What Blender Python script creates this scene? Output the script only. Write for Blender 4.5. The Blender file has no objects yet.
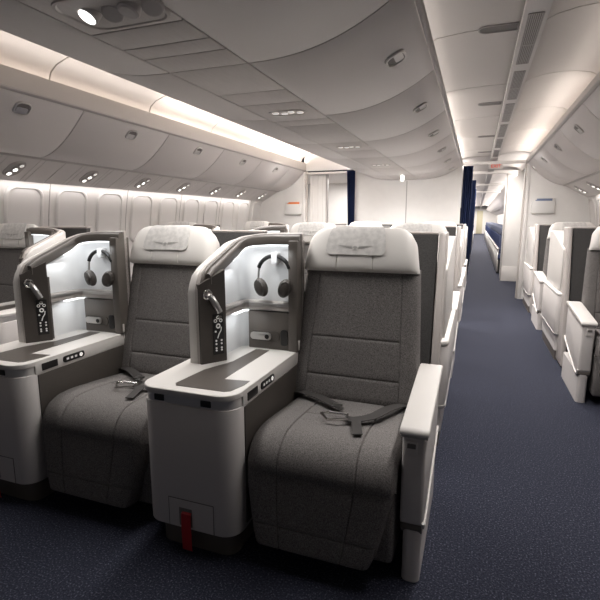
import bpy, bmesh, math, random
from mathutils import Vector, Matrix
random.seed(7)
sc = bpy.context.scene
COL = sc.collection
PI = math.pi

# ------------------------------------------------------------------ camera
cd = bpy.data.cameras.new('camera')
cam = bpy.data.objects.new('camera', cd); COL.objects.link(cam)
cd.sensor_fit = 'HORIZONTAL'; cd.sensor_width = 36.0
cd.lens = 36.0 * 470.0 / 600.0
cd.clip_start = 0.05; cd.clip_end = 200
PITCH = math.atan2(81.0, 470.0); YAW = math.atan2(177.0, math.hypot(470.0, 81.0))
cam.location = (0, 0, 1.25)
cam.rotation_euler = (PI / 2 - PITCH, 0, YAW)
sc.camera = cam

# ------------------------------------------------------------------ world, light, exposure
sc.view_settings.view_transform = 'Standard'
sc.view_settings.look = 'None'
sc.view_settings.gamma = 1.0
sc.view_settings.exposure = 0.14
wd = bpy.data.worlds.new('cabin_world'); sc.world = wd; wd.use_nodes = True
wd.node_tree.nodes['Background'].inputs[0].default_value = (0.85, 0.83, 0.85, 1)
wd.node_tree.nodes['Background'].inputs[1].default_value = 0.08

X0 = -1.12                       # centre line of the cabin


def area(name, loc, rot, sx, sy, power, col=(1, 0.93, 0.87), spread=None):
    l = bpy.data.lights.new(name, 'AREA'); l.shape = 'RECTANGLE'
    l.size = sx; l.size_y = sy; l.energy = power; l.color = col
    if spread: l.spread = spread
    o = bpy.data.objects.new(name, l); o.location = loc; o.rotation_euler = rot
    COL.objects.link(o)
    return o


# cove lights: hidden on top of the bins, washing the aisle ceiling; dimmer towards the front of the cabin
for k, (ya, yb, p) in enumerate([(0.0, 2.0, 1.8), (2.0, 4.0, 6.2), (4.0, 6.0, 15), (6.0, 8.05, 24)]):
    yc, ln = (ya + yb) / 2, yb - ya
    for s in (-1, 1):
        # outer cove over the window bins
        area('cove_lamp_outer', (X0 + s * 1.84, yc, 2.10 if s > 0 else 2.165), (0, s * math.radians(108 if s > 0 else 112), 0), 0.05, ln, p * (0.27 if s > 0 else 0.72), (1, 0.90, 0.82), math.radians(130))
        # inner cove over the centre bins
        area('cove_lamp_inner', (X0 + s * 0.832, yc, 2.128), (0, -s * math.radians(122), 0), 0.03, ln, p * (0.13 if s > 0 else 0.30))
# soft fill lights added below the aisle ceiling, pointing down
for k, (ya, yb, p) in enumerate([(1.3, 2.4, 8), (2.4, 4.6, 22), (4.6, 7.8, 46)]):
    for s in (-1, 1):
        area('aisle_fill', (X0 + s * 1.32, (ya + yb) / 2, 2.13), (0, 0, 0), 0.12, yb - ya, p, (1, 0.96, 0.93), math.radians(125))
for k, (ya, yb, p) in enumerate([(1.45, 2.6, 10), (2.6, 5.0, 17), (5.0, 7.5, 52)]):
    area('centre_fill', (X0, (ya + yb) / 2, 1.872), (0, 0, 0), 0.16, yb - ya, p, (1, 0.97, 0.94), math.radians(135))  # fill light added under the centre strip, not a fitted lamp
# unseen lights added to brighten the bulkheads at the back
area('bulkhead_fill', (X0, 6.7, 1.865), (math.radians(62), 0, 0), 1.0, 0.10, 5.5, (1, 0.97, 0.94), math.radians(110))
for s in (-1, 1):
    area('bulkhead_fill', (X0 + s * 1.4, 6.6, 2.10), (math.radians(55), 0, -s * math.radians(20)), 0.4, 0.10, 3.4, (1, 0.97, 0.94), math.radians(110))
# window-panel wash lights under the service panels
for s in (-1, 1):
    area('sidewall_lamp', (X0 + s * 2.585, 4.75, 1.55), (0, -s * math.radians(40), 0), 0.03, 5.7, 4.2, (1, 0.95, 0.92))
# far cabin: added fill lights, some facing down, some up at its ceiling
for ya, yb, p in [(8.9, 10.3, 34), (11, 20, 160), (20, 43, 900)]:
    area('far_fill', (0.15, (ya + yb) / 2, 2.12), (0, 0, 0), 0.3, yb - ya, p, (1, 0.95, 0.9))
for ya, yb, p in [(8.3, 14, 12), (14, 24, 28), (24, 40, 60)]:
    area('far_ceiling_fill', (X0 + 1.81, (ya + yb) / 2, 2.11), (0, math.radians(120), 0), 0.05, yb - ya, p, (1, 0.93, 0.88))
    area('far_ceiling_fill', (X0 + .832, (ya + yb) / 2, 2.128), (0, -math.radians(122), 0), 0.03, yb - ya, p, (1, 0.93, 0.88))
area('left_vestibule_fill', (X0 - 1.5, 9.2, 2.0), (0, 0, 0), 0.8, 1.2, 40, (1, 0.96, 0.93))  # added only to brighten the walls of the left vestibule


# ------------------------------------------------------------------ materials
def mat(name, col, rough=0.5, metal=0.0, spec=0.5, emit=None, noise=None, bump=None, coat=0):
    m = bpy.data.materials.new(name); m.use_nodes = True
    nt = m.node_tree; b = nt.nodes['Principled BSDF']
    b.inputs['Base Color'].default_value = (*col, 1)
    b.inputs['Roughness'].default_value = rough
    b.inputs['Metallic'].default_value = metal
    b.inputs['Specular IOR Level'].default_value = spec
    if coat: b.inputs['Coat Weight'].default_value = coat
    if emit:
        b.inputs['Emission Color'].default_value = (*emit[0], 1)
        b.inputs['Emission Strength'].default_value = emit[1]
    tc = None
    if noise or bump:
        tc = nt.nodes.new('ShaderNodeTexCoord')
    if noise:                                   # (scale, colour b, lo, hi, stretch)
        sc_, cb, lo, hi = noise[:4]
        mp = nt.nodes.new('ShaderNodeMapping')
        if len(noise) > 4: mp.inputs['Scale'].default_value = noise[4]
        nt.links.new(tc.outputs['Object'], mp.inputs[0])
        n = nt.nodes.new('ShaderNodeTexNoise'); n.inputs['Scale'].default_value = sc_
        n.inputs['Detail'].default_value = 3
        nt.links.new(mp.outputs[0], n.inputs['Vector'])
        r = nt.nodes.new('ShaderNodeValToRGB')
        r.color_ramp.elements[0].position = lo; r.color_ramp.elements[1].position = hi
        r.color_ramp.elements[0].color = (*col, 1); r.color_ramp.elements[1].color = (*cb, 1)
        nt.links.new(n.outputs['Fac'], r.inputs[0]); nt.links.new(r.outputs[0], b.inputs['Base Color'])
    if bump:                                    # (scale, strength)
        n2 = nt.nodes.new('ShaderNodeTexNoise'); n2.inputs['Scale'].default_value = bump[0]
        n2.inputs['Detail'].default_value = 2
        nt.links.new(tc.outputs['Object'], n2.inputs['Vector'])
        bp = nt.nodes.new('ShaderNodeBump'); bp.inputs['Strength'].default_value = bump[1]
        bp.inputs['Distance'].default_value = 0.002
        nt.links.new(n2.outputs['Fac'], bp.inputs['Height']); nt.links.new(bp.outputs[0], b.inputs['Normal'])
    return m


M = {}
M['white'] = mat('white_plastic', (0.62, 0.585, 0.565), 0.45, bump=(260, 0.08))
M['shellwhite'] = mat('shell_plastic', (0.66, 0.63, 0.60), 0.4)
M['rim'] = mat('rim_plastic', (0.47, 0.43, 0.405), 0.4)
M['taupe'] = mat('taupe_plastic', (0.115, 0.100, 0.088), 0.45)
M['panel'] = mat('dark_panel', (0.062, 0.053, 0.046), 0.5, noise=(60, (0.075, 0.064, 0.056), 0.3, 0.7, (1, 1, 12)))
M['inlay'] = mat('table_inlay', (0.085, 0.073, 0.064), 0.32, noise=(40, (0.105, 0.09, 0.08), 0.3, 0.7, (12, 1, 1)))
M['black'] = mat('black_plastic', (0.012, 0.011, 0.011), 0.35)
M['gap'] = mat('gap_dark', (0.05, 0.045, 0.045), 0.8)
M['chrome'] = mat('chrome', (0.78, 0.76, 0.74), 0.16, 1.0)
M['satin'] = mat('satin_metal', (0.62, 0.60, 0.58), 0.35, 1.0)
M['band'] = mat('band_metal', (0.80, 0.78, 0.76), 0.28, 0.6)
M['darkmetal'] = mat('dark_metal', (0.12, 0.115, 0.11), 0.35, 0.8)
M['fabric'] = mat('grey_fabric', (0.098, 0.090, 0.086), 0.95, spec=0.2, noise=(330, (0.25, 0.234, 0.225), 0.34, 0.68, (1, 1, 0.7)), bump=(420, 0.5))
M['shellfab'] = mat('charcoal_felt', (0.045, 0.043, 0.042), 0.95, spec=0.2, noise=(300, (0.085, 0.082, 0.08), 0.3, 0.7))
M['leather'] = mat('pale_leather', (0.72, 0.69, 0.655), 0.5, bump=(160, 0.15))
M['cloth'] = mat('headrest_cloth', (0.55, 0.53, 0.51), 0.85, noise=(45, (0.67, 0.645, 0.62), 0.35, 0.65), bump=(300, 0.25))
M['emblem'] = mat('embossed_emblem', (0.40, 0.385, 0.37), 0.8)
M['belt'] = mat('belt_webbing', (0.035, 0.031, 0.029), 0.7)
M['red'] = mat('red_strap', (0.42, 0.012, 0.02), 0.6)
M['liner'] = mat('niche_liner', (0.74, 0.74, 0.74), 0.5)
M['icon'] = mat('white_icon', (0.75, 0.74, 0.72), 0.5, emit=((1, 0.97, 0.93), 0.12))
M['led'] = mat('led_strip', (1, 1, 1), 0.5, emit=((0.93, 0.97, 1), 1.6))
M['lampon'] = mat('lit_lamp', (1, 1, 1), 0.4, emit=((1, 0.96, 0.92), 3.0))
M['lampdim'] = mat('dim_lamp', (0.8, 0.78, 0.75), 0.3, emit=((1, 0.95, 0.9), 0.5))
M['bin'] = mat('bin_plastic', (0.60, 0.565, 0.55), 0.42, spec=0.4)
M['ceil'] = mat('ceiling_panel', (0.66, 0.62, 0.59), 0.55)
M['ceilc'] = mat('centre_panel', (0.54, 0.505, 0.485), 0.5, noise=(14, (0.57, 0.535, 0.515), 0.35, 0.65, (6, 0.8, 1)))
M['rail'] = mat('rail_grey', (0.42, 0.39, 0.375), 0.45)
M['wall'] = mat('cabin_wall', (0.72, 0.69, 0.665), 0.5)
M['bulk'] = mat('bulkhead_wall', (0.80, 0.775, 0.75), 0.6, noise=(9, (0.82, 0.795, 0.77), 0.35, 0.65))
M['shade'] = mat('window_shade', (0.74, 0.71, 0.69), 0.55)
M['jamb'] = mat('jamb_beige', (0.50, 0.46, 0.43), 0.5)
M['vent'] = mat('vent_dark', (0.16, 0.145, 0.135), 0.5)
M['navyc'] = mat('navy_curtain', (0.008, 0.016, 0.060), 0.8, noise=(30, (0.012, 0.03, 0.11), 0.35, 0.65, (1, 1, 0.05)))
M['navys'] = mat('navy_seat', (0.015, 0.024, 0.072), 0.7)
M['slate'] = mat('slate_headrest', (0.07, 0.08, 0.12), 0.7)
M['paper'] = mat('brochure_white', (0.72, 0.70, 0.68), 0.5)
M['orange'] = mat('orange_leaflet', (0.75, 0.22, 0.07), 0.6)
M['blueleaf'] = mat('blue_leaflet', (0.18, 0.22, 0.34), 0.6)
M['exitred'] = mat('exit_red', (0.55, 0.06, 0.04), 0.5, emit=((1, 0.15, 0.08), 0.4))
M['yellow'] = mat('far_door', (0.55, 0.50, 0.36), 0.6)


def carpet():
    m = bpy.data.materials.new('navy_carpet'); m.use_nodes = True
    nt = m.node_tree; b = nt.nodes['Principled BSDF']
    b.inputs['Roughness'].default_value = 0.95; b.inputs['Specular IOR Level'].default_value = 0.25
    tc = nt.nodes.new('ShaderNodeTexCoord')
    v = nt.nodes.new('ShaderNodeTexNoise'); v.inputs['Scale'].default_value = 150; v.inputs['Detail'].default_value = 2
    nt.links.new(tc.outputs['Object'], v.inputs['Vector'])
    r = nt.nodes.new('ShaderNodeValToRGB')
    r.color_ramp.elements[0].position = 0.35; r.color_ramp.elements[0].color = (0.012, 0.0135, 0.025, 1)
    r.color_ramp.elements[1].position = 0.72; r.color_ramp.elements[1].color = (0.115, 0.12, 0.16, 1)
    e = r.color_ramp.elements.new(0.58); e.color = (0.028, 0.031, 0.049, 1)
    nt.links.new(v.outputs['Fac'], r.inputs[0]); nt.links.new(r.outputs[0], b.inputs['Base Color'])
    n2 = nt.nodes.new('ShaderNodeTexNoise'); n2.inputs['Scale'].default_value = 260
    nt.links.new(tc.outputs['Object'], n2.inputs['Vector'])
    bp = nt.nodes.new('ShaderNodeBump'); bp.inputs['Strength'].default_value = 0.6; bp.inputs['Distance'].default_value = 0.004
    nt.links.new(n2.outputs['Fac'], bp.inputs['Height']); nt.links.new(bp.outputs[0], b.inputs['Normal'])
    return m


M['carpet'] = carpet()


# ------------------------------------------------------------------ mesh helpers
class MB:
    """collects shapes; build() links them as one mesh object"""
    def __init__(s): s.bm = bmesh.new()

    def _take(s, tmp):
        me = bpy.data.meshes.new('tmp'); tmp.to_mesh(me); tmp.free()
        s.bm.from_mesh(me); bpy.data.meshes.remove(me)
        return s

    def _bevel(s, t, r, seg=2, ang=30):
        if r > 0:
            es = [e for e in t.edges if len(e.link_faces) == 2 and e.calc_face_angle(0) > math.radians(ang)]
            bmesh.ops.bevel(t, geom=es, offset=r, segments=seg, affect='EDGES', profile=0.5, clamp_overlap=True)

    def box(s, x0, x1, y0, y1, z0, z1, r=0, seg=2):
        t = bmesh.new(); bmesh.ops.create_cube(t, size=1)
        for v in t.verts:
            v.co = Vector((x0 + (v.co.x + .5) * (x1 - x0), y0 + (v.co.y + .5) * (y1 - y0), z0 + (v.co.z + .5) * (z1 - z0)))
        s._bevel(t, r, seg); return s._take(t)

    def prism(s, poly, axis, a, b, r=0, seg=2, ang=30):
        """poly: 2D outline; axis x -> (y,z), y -> (x,z), z -> (x,y)"""
        def p3(p, d):
            return {'x': (d, p[0], p[1]), 'y': (p[0], d, p[1]), 'z': (p[0], p[1], d)}[axis]
        t = bmesh.new()
        A = [t.verts.new(p3(p, a)) for p in poly]; B = [t.verts.new(p3(p, b)) for p in poly]
        n = len(poly)
        t.faces.new(A[::-1]); t.faces.new(B)
        for i in range(n): t.faces.new((A[i], A[(i + 1) % n], B[(i + 1) % n], B[i]))
        bmesh.ops.recalc_face_normals(t, faces=t.faces)
        s._bevel(t, r, seg, ang); return s._take(t)

    def loft(s, rings, cap=True, closed=True):
        t = bmesh.new(); V = [[t.verts.new(p) for p in r] for r in rings]
        n = len(rings[0])
        for i in range(len(V) - 1):
            for j in range(n if closed else n - 1):
                t.faces.new((V[i][j], V[i][(j + 1) % n], V[i + 1][(j + 1) % n], V[i + 1][j]))
        if cap and closed:
            t.faces.new(V[0][::-1]); t.faces.new(V[-1])
        bmesh.ops.recalc_face_normals(t, faces=t.faces)
        return s._take(t)

    def tube(s, pts, r, n=10, cap=True, closed=False):
        pts = [Vector(p) for p in pts]; rings = []
        rr = r if isinstance(r, (list, tuple)) else [r] * len(pts)
        prev = None
        for i, p in enumerate(pts):
            if closed: d = pts[(i + 1) % len(pts)] - pts[i - 1]
            else: d = pts[min(i + 1, len(pts) - 1)] - pts[max(i - 1, 0)]
            d.normalize()
            if prev is None:
                up = Vector((0, 0, 1)) if abs(d.z) < 0.9 else Vector((0, 1, 0))
                a = d.cross(up).normalized()
            else:
                a = (prev - d * prev.dot(d)).normalized()
            prev = a; b = d.cross(a)
            rings.append([p + (a * math.cos(2 * PI * k / n) + b * math.sin(2 * PI * k / n)) * rr[i] for k in range(n)])
        if closed: rings.append(rings[0])
        return s.loft(rings, cap=cap and not closed)

    def disc(s, c, nrm, r, th, n=24, bev=0):
        """a short cylinder from c along nrm"""
        c = Vector(c); q = Vector(nrm).normalized().to_track_quat('Z', 'Y')
        t = bmesh.new(); bmesh.ops.create_cone(t, cap_ends=True, segments=n, radius1=r, radius2=r, depth=th)
        s._bevel(t, bev, 2, 60)
        for v in t.verts: v.co = c + q @ (v.co + Vector((0, 0, th / 2)))
        return s._take(t)

    def ball(s, c, rx, ry, rz, rot=None, n=20):
        t = bmesh.new(); bmesh.ops.create_uvsphere(t, u_segments=n, v_segments=n // 2, radius=1)
        R = rot or Matrix.Identity(3)
        for v in t.verts: v.co = Vector(c) + R @ Vector((v.co.x * rx, v.co.y * ry, v.co.z * rz))
        return s._take(t)

    def sheet(s, fn, us, vs, th=0):
        """open grid fn(u,v)->point; with th it is a solid sheet, fn(u,v,off)"""
        t = bmesh.new()
        if not th:
            V = [[t.verts.new(fn(u, v)) for u in us] for v in vs]
            for i in range(len(vs) - 1):
                for j in range(len(us) - 1): t.faces.new((V[i][j], V[i][j + 1], V[i + 1][j + 1], V[i + 1][j]))
        else:
            A = [[t.verts.new(fn(u, v, th)) for u in us] for v in vs]
            B = [[t.verts.new(fn(u, v, 0)) for u in us] for v in vs]
            ni, nj = len(vs), len(us)
            for i in range(ni - 1):
                for j in range(nj - 1):
                    t.faces.new((A[i][j], A[i][j + 1], A[i + 1][j + 1], A[i + 1][j]))
                    t.faces.new((B[i][j], B[i + 1][j], B[i + 1][j + 1], B[i][j + 1]))
            for i in range(ni - 1):
                for j in (0, nj - 1): t.faces.new((A[i][j], A[i + 1][j], B[i + 1][j], B[i][j]))
            for j in range(nj - 1):
                for i in (0, ni - 1): t.faces.new((A[i][j], A[i][j + 1], B[i][j + 1], B[i][j]))
            bmesh.ops.recalc_face_normals(t, faces=t.faces)
        return s._take(t)

    def build(s, name, m, parent=None, origin=(0, 0, 0), sx=1, sharp=35):
        o_ = Vector(origin)
        for v in s.bm.verts:
            v.co -= o_
            v.co.x *= sx
        if sx < 0: bmesh.ops.reverse_faces(s.bm, faces=s.bm.faces)
        me = bpy.data.meshes.new(name); s.bm.to_mesh(me); s.bm.free()
        me.polygons.foreach_set('use_smooth', [True] * len(me.polygons))
        me.set_sharp_from_angle(angle=math.radians(sharp))
        me.materials.append(m)
        ob = bpy.data.objects.new(name, me); COL.objects.link(ob)
        if parent: ob.parent = parent
        return ob


def rrect(x0, x1, y0, y1, r, n=6):
    """rounded rectangle; r one radius or four (x0y0, x1y0, x1y1, x0y1)"""
    R = r if isinstance(r, (list, tuple)) else [r] * 4
    out = []
    for (cx, cy, a0, q) in [(x0 + R[0], y0 + R[0], PI, R[0]), (x1 - R[1], y0 + R[1], 1.5 * PI, R[1]),
                            (x1 - R[2], y1 - R[2], 0, R[2]), (x0 + R[3], y1 - R[3], .5 * PI, R[3])]:
        if q < 1e-5: out.append((cx, cy)); continue
        for k in range(n + 1):
            a = a0 + .5 * PI * k / n
            out.append((cx + q * math.cos(a), cy + q * math.sin(a)))
    return out


def catmull(P, n=12):
    P = [Vector(p) for p in P]; out = []
    for i in range(len(P) - 1):
        p0 = P[max(i - 1, 0)]; p1 = P[i]; p2 = P[i + 1]; p3 = P[min(i + 2, len(P) - 1)]
        for k in range(n):
            t = k / n
            out.append(0.5 * ((2 * p1) + (p2 - p0) * t + (2 * p0 - 5 * p1 + 4 * p2 - p3) * t * t + (3 * p1 - p0 - 3 * p2 + p3) * t ** 3))
    out.append(P[-1]); return out


class Path:
    """arc-length sampled (y,z) curve"""
    def __init__(s, pts):
        s.p = catmull([(a, b, 0) for a, b in pts]); s.l = [0]
        for a, b in zip(s.p, s.p[1:]): s.l.append(s.l[-1] + (b - a).length)

    def at(s, v):
        d = max(0, min(1, v)) * s.l[-1]; i = 0
        while i < len(s.l) - 2 and s.l[i + 1] < d: i += 1
        f = (d - s.l[i]) / max(1e-9, s.l[i + 1] - s.l[i])
        q = s.p[i].lerp(s.p[i + 1], f); return q.x, q.y

    def frame(s, v):
        y, z = s.at(v); y1, z1 = s.at(v - .02); y2, z2 = s.at(v + .02)
        t = Vector((y2 - y1, z2 - z1)).normalized()
        return y, z, -t.y, t.x


def samples(lo, hi, n, extra=(), d=0.012):
    out = [lo + (hi - lo) * (0.5 - 0.5 * math.cos(PI * k / n)) * 1.0 for k in range(n + 1)]
    out = [0.55 * a + 0.45 * (lo + (hi - lo) * k / n) for k, a in enumerate(out)]
    for e in extra: out += [e - d, e - d * .5, e, e + d * .5, e + d]
    out = sorted(o for o in out if lo - 1e-9 <= o <= hi + 1e-9)
    res = [out[0]]
    for o in out[1:]:
        if o - res[-1] > 1e-4: res.append(o)
    return res


class Pad:
    """an upholstered pad swept along a side profile"""
    def __init__(s, path, cx, w, t, pu=14, pv=18, gu=(), gv=(), depth=.005, back=1.0, lean=0):
        s.path = Path(path); s.cx = cx; s.w = w; s.t = t; s.pu = pu; s.pv = pv; s.gu = gu; s.gv = gv; s.depth = depth; s.back = back

    def pt(s, u, v, side=1, off=0.0, groove=True):
        y, z, ny, nz = s.path.frame(v)
        fu = max(0, 1 - abs(u) ** s.pu) ** .5; fv = max(0, 1 - abs(2 * v - 1) ** s.pv) ** .5
        w = s.w(v) if callable(s.w) else s.w
        cx = s.cx(v) if callable(s.cx) else s.cx
        h = s.t / 2 * fu * fv * (1 if side > 0 else s.back)
        if groove and side > 0:
            for (g, a, b) in s.gu:
                if a <= v <= b: h -= s.depth * math.exp(-((u - g) / .009) ** 2)
            for (g, a, b) in s.gv:
                if a <= u <= b: h -= s.depth * math.exp(-((v - g) / .007) ** 2)
        h = h * side + off * side
        return Vector((cx + u * w / 2, y + ny * h, z + nz * h))

    def add(s, mb, nu=26, nv=34):
        us = samples(-1, 1, nu, [g[0] for g in s.gu] + [e for g in s.gv for e in g[1:3] if abs(e) < .99], .014)
        vs = samples(0, 1, nv, [g[0] for g in s.gv] + [e for g in s.gu for e in g[1:3] if .01 < e < .99], .011)
        t = bmesh.new()
        ni, nj = len(vs), len(us)
        A = [[t.verts.new(s.pt(u, v, 1)) for u in us] for v in vs]
        B = [[A[i][j] if i in (0, ni - 1) or j in (0, nj - 1) else t.verts.new(s.pt(us[j], vs[i], -1)) for j in range(nj)] for i in range(ni)]
        for i in range(ni - 1):
            for j in range(nj - 1):
                t.faces.new((A[i][j], A[i][j + 1], A[i + 1][j + 1], A[i + 1][j]))
                try: t.faces.new((B[i][j], B[i + 1][j], B[i + 1][j + 1], B[i][j + 1]))
                except ValueError: pass
        bmesh.ops.recalc_face_normals(t, faces=t.faces)
        mb._take(t); return mb


def empty(name, loc, label=None, cat=None, group=None):
    o = bpy.data.objects.new(name, None); o.empty_display_size = .1; COL.objects.link(o); o.location = loc
    if label: o['label'] = label
    if cat: o['category'] = cat
    if group: o['group'] = group
    return o


def tag(o, label, cat, group=None):
    o['label'] = label; o['category'] = cat
    if group: o['group'] = group
    return o


def struct(o):
    o['kind'] = 'structure'; return o


KIDS = {}


def copy_tree(root, loc, label, group=None):
    def cp(o, parent):
        c = o.copy(); COL.objects.link(c)
        if parent is not None: c.parent = parent
        for ch in list(o.children): cp(ch, c)
        return c
    r = cp(root, None); r.location = loc; r['label'] = label
    if group: r['group'] = group
    return r


# ------------------------------------------------------------------ setting: floor, walls, ceilings
struct(MB().box(X0 - 2.9, X0 + 2.9, -1.6, 45, -.06, 0).build('floor', M['carpet']))


def wx(z): return 2.635 + .10 * (1 - ((z - .8) / .8) ** 2)


WZ = [1.62 * k / 14 for k in range(15)]
for s, nm in ((-1, 'wall_left'), (1, 'wall_right')):
    prof = [(X0 + s * wx(z), z) for z in WZ] + [(X0 + s * (wx(z) + .05), z) for z in WZ[::-1]]
    struct(MB().prism(prof, 'y', -1.6, 8.3).build(nm, M['wall']))
    prof2 = [(X0 + s * wx(z), z) for z in WZ] + [(X0 + s * (wx(z) + .05), z) for z in WZ[::-1]]
    struct(MB().prism(prof2, 'y', 8.3, 44).build(nm, M['wall']))


# windows (shades down), each with its rounded surround
def window(s, yc, n):
    def P(y, z, off): return Vector((X0 + s * (wx(z) - off), y, z))
    hw, z0, z1 = .165, 1.0, 1.515
    w = MB()
    ring = rrect(yc - hw, yc + hw, z0, z1, .085, 7)
    def sc_(k, e): return [((p[0] - yc) * (hw + e) / hw + yc, (p[1] - (z0 + z1) / 2) * ((z1 - z0) / 2 + e) / ((z1 - z0) / 2) + (z0 + z1) / 2) for p in ring]
    rings = [[P(a, b, o) for a, b in sc_(0, e)] for e, o in ((.032, .001), (.026, .012), (.012, .020), (.002, .017), (-.004, .004))]
    w.loft(rings, cap=False)
    o = struct(w.build('window_%d' % n, M['wall']))
    sh = MB()
    R = [P(a, b, .006) for a, b in sc_(0, -.003)]
    t = bmesh.new()
    zs = [z0 + (z1 - z0) * k / 10 for k in range(11)]
    def half(z):
        r = .085
        d = max(0, z - (z1 - r), (z0 + r) - z)
        return hw - r + math.sqrt(max(0, r * r - d * d)) if d > 0 else hw
    A = [[t.verts.new(P(yc + u * half(z), z, .006)) for u in (-1, -.5, 0, .5, 1)] for z in zs]
    for i in range(10):
        for j in range(4): t.faces.new((A[i][j], A[i][j + 1], A[i + 1][j + 1], A[i + 1][j]))
    bmesh.ops.remove_doubles(t, verts=t.verts, dist=1e-5)
    sh._take(t).build('window_shade', M['shade'], o)
    hb = MB(); zz = 1.03
    hb.prism([(yc - .05, zz), (yc + .05, zz), (yc + .05, zz + .012), (yc - .05, zz + .012)], 'x', X0 + s * (wx(zz) - .004), X0 + s * (wx(zz) - .018))
    hb.build('shade_handle', M['shade'], o)


n = 1
for k in range(12):
    window(-1, 2.10 + .53 * k, n); n += 1
for k in range(4):
    window(1, 6.34 + .53 * k, n); n += 1
# upright joints between the window panels
for k in range(6):
    y = 2.365 + 1.06 * k
    pr = [(X0 - wx(z) + .003, z) for z in WZ] + [(X0 - wx(z) - .01, z) for z in WZ[::-1]]
    struct(MB().prism(pr, 'y', y - .004, y + .004).build('trim_%d' % (k + 1), M['rail']))


# ---- ceilings.  profiles are given for the right half and mirrored about X0
def strip(prof, y0, y1, name, m, th=.02, side=1, parent=None):
    """a panel following profile points (dx from X0, z), thickness upwards"""
    P = [Vector((p[0], p[1])) for p in prof]; up = []
    for i, p in enumerate(P):
        d = (P[min(i + 1, len(P) - 1)] - P[max(i - 1, 0)]).normalized()
        nrm = Vector((-d.y, d.x))
        if nrm.y < 0 or (abs(nrm.y) < .05 and nrm.x < 0): nrm = -nrm
        up.append(p + nrm * th)
    poly = [(X0 + side * p.x, p.y) for p in P] + [(X0 + side * p.x, p.y) for p in up[::-1]]
    return MB().prism(poly, 'y', y0, y1).build(name, m, parent)


def cbin(t): return (.196 + .644 * t, 1.885 + .20 * t ** 2.4)      # centre bin door
def obin(t): return (1.793 + .497 * t, 1.749 + .336 * (1 - t) ** 1.7)   # window bin door


CB = [cbin(k / 16) for k in range(17)]; OB = [obin(k / 18) for k in range(19)]
LEFTC = [(.80, 2.12), (.812, 2.165), (.86, 2.195), (1.00, 2.208), (1.15, 2.213), (1.265, 2.215)]
RIGHTC = [(1.375, 2.215), (1.43, 2.24), (1.52, 2.258), (1.62, 2.265), (1.72, 2.258), (1.80, 2.24), (1.85, 2.21), (1.875, 2.16)]
LEFT2 = [(.80, 2.12), (.805, 2.22), (.86, 2.30), (.96, 2.36), (1.10, 2.40), (1.25, 2.415), (1.40, 2.415), (1.55, 2.405), (1.68, 2.38), (1.78, 2.345), (1.84, 2.30), (1.875, 2.22)]
for s in (1, -1):
    for yk in range(8):                     # ceiling panels of the aisle, one per bay
        y0 = max(-1.6, -.6 + 1.13 * yk - .5); y1 = y0 + 1.124 if yk else .02
        y0 = -.6 + 1.13 * (yk - .0) if yk else -1.6; y1 = -.6 + 1.13 * (yk + 1) - .012
        y1 = min(y1, 8.1)
        if s < 0:
            struct(strip(LEFT2, y0, y1, 'ceiling', M['ceil'], .02, s)); continue
        struct(strip(LEFTC, y0, y1, 'ceiling', M['ceil'], .02, s))
        struct(strip(RIGHTC, y0, y1, 'ceiling', M['ceil'], .02, s))
    # strip down the middle of the aisle ceiling
    if s > 0: struct(strip([(1.262, 2.19), (1.266, 2.172), (1.372, 2.172), (1.376, 2.19)], -1.6, 8.1, 'ceiling', M['wall'], .012, s))
    # dark backing above everything, rails and valances
    struct(strip([(.78, 2.46), (1.95, 2.46)], -1.6, 44, 'ceiling', M['gap'], .03, s))
    struct(strip([(.21, 1.93), (.50, 1.985), (.81, 2.10), (.78, 2.46)], -1.6, 8.1, 'ceiling', M['gap'], .01, s))
    struct(strip([(1.90, 2.46), (1.89, 2.10), (2.0, 1.96), (2.30, 1.80), (2.66, 1.63)], -1.6, 8.1, 'ceiling', M['gap'], .01, s))
    struct(MB().prism([(X0 + s * a, b) for a, b in [(.843, 2.086), (.853, 2.078), (.866, 2.082), (.872, 2.10), (.84, 2.105)]], 'y', -1.6, 8.1, .003).build('trim_11', M['rail']))
    struct(MB().prism([(X0 + s * a, b) for a, b in [(1.766, 2.09), (1.774, 2.09), (1.778, 2.135 if s > 0 else 2.215), (1.768, 2.14 if s > 0 else 2.22)]], 'y', -1.6, 8.1, .003).build('trim_12', M['jamb']))
    struct(MB().prism([(X0 + s * a, b) for a, b in [(1.765, 2.087), (1.785, 2.074), (1.80, 2.088), (1.80, 2.10), (1.765, 2.10)]], 'y', -1.6, 8.1, .003).build('trim_13', M['rail']))
    struct(MB().prism([(X0 + s * a, b) for a, b in [(2.285, 1.757), (2.30, 1.735), (2.325, 1.735), (2.33, 1.76)]], 'y', -1.6, 8.1, .004).build('trim_14', M['rail']))
# centre strip under the centre bins
YC = [-1.6, .35, 1.42, 1.58, 1.70, 1.88, 2.30, 2.55, 3.02, 3.20, 4.0, 4.5, 5.06, 6.12, 7.18, 8.1]
for a, b in zip(YC, YC[1:]):
    struct(MB().box(X0 - .189, X0 + .189, a + .0035, b - .0035, 1.885, 1.90, .002).build('ceiling', M['ceilc']))


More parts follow.
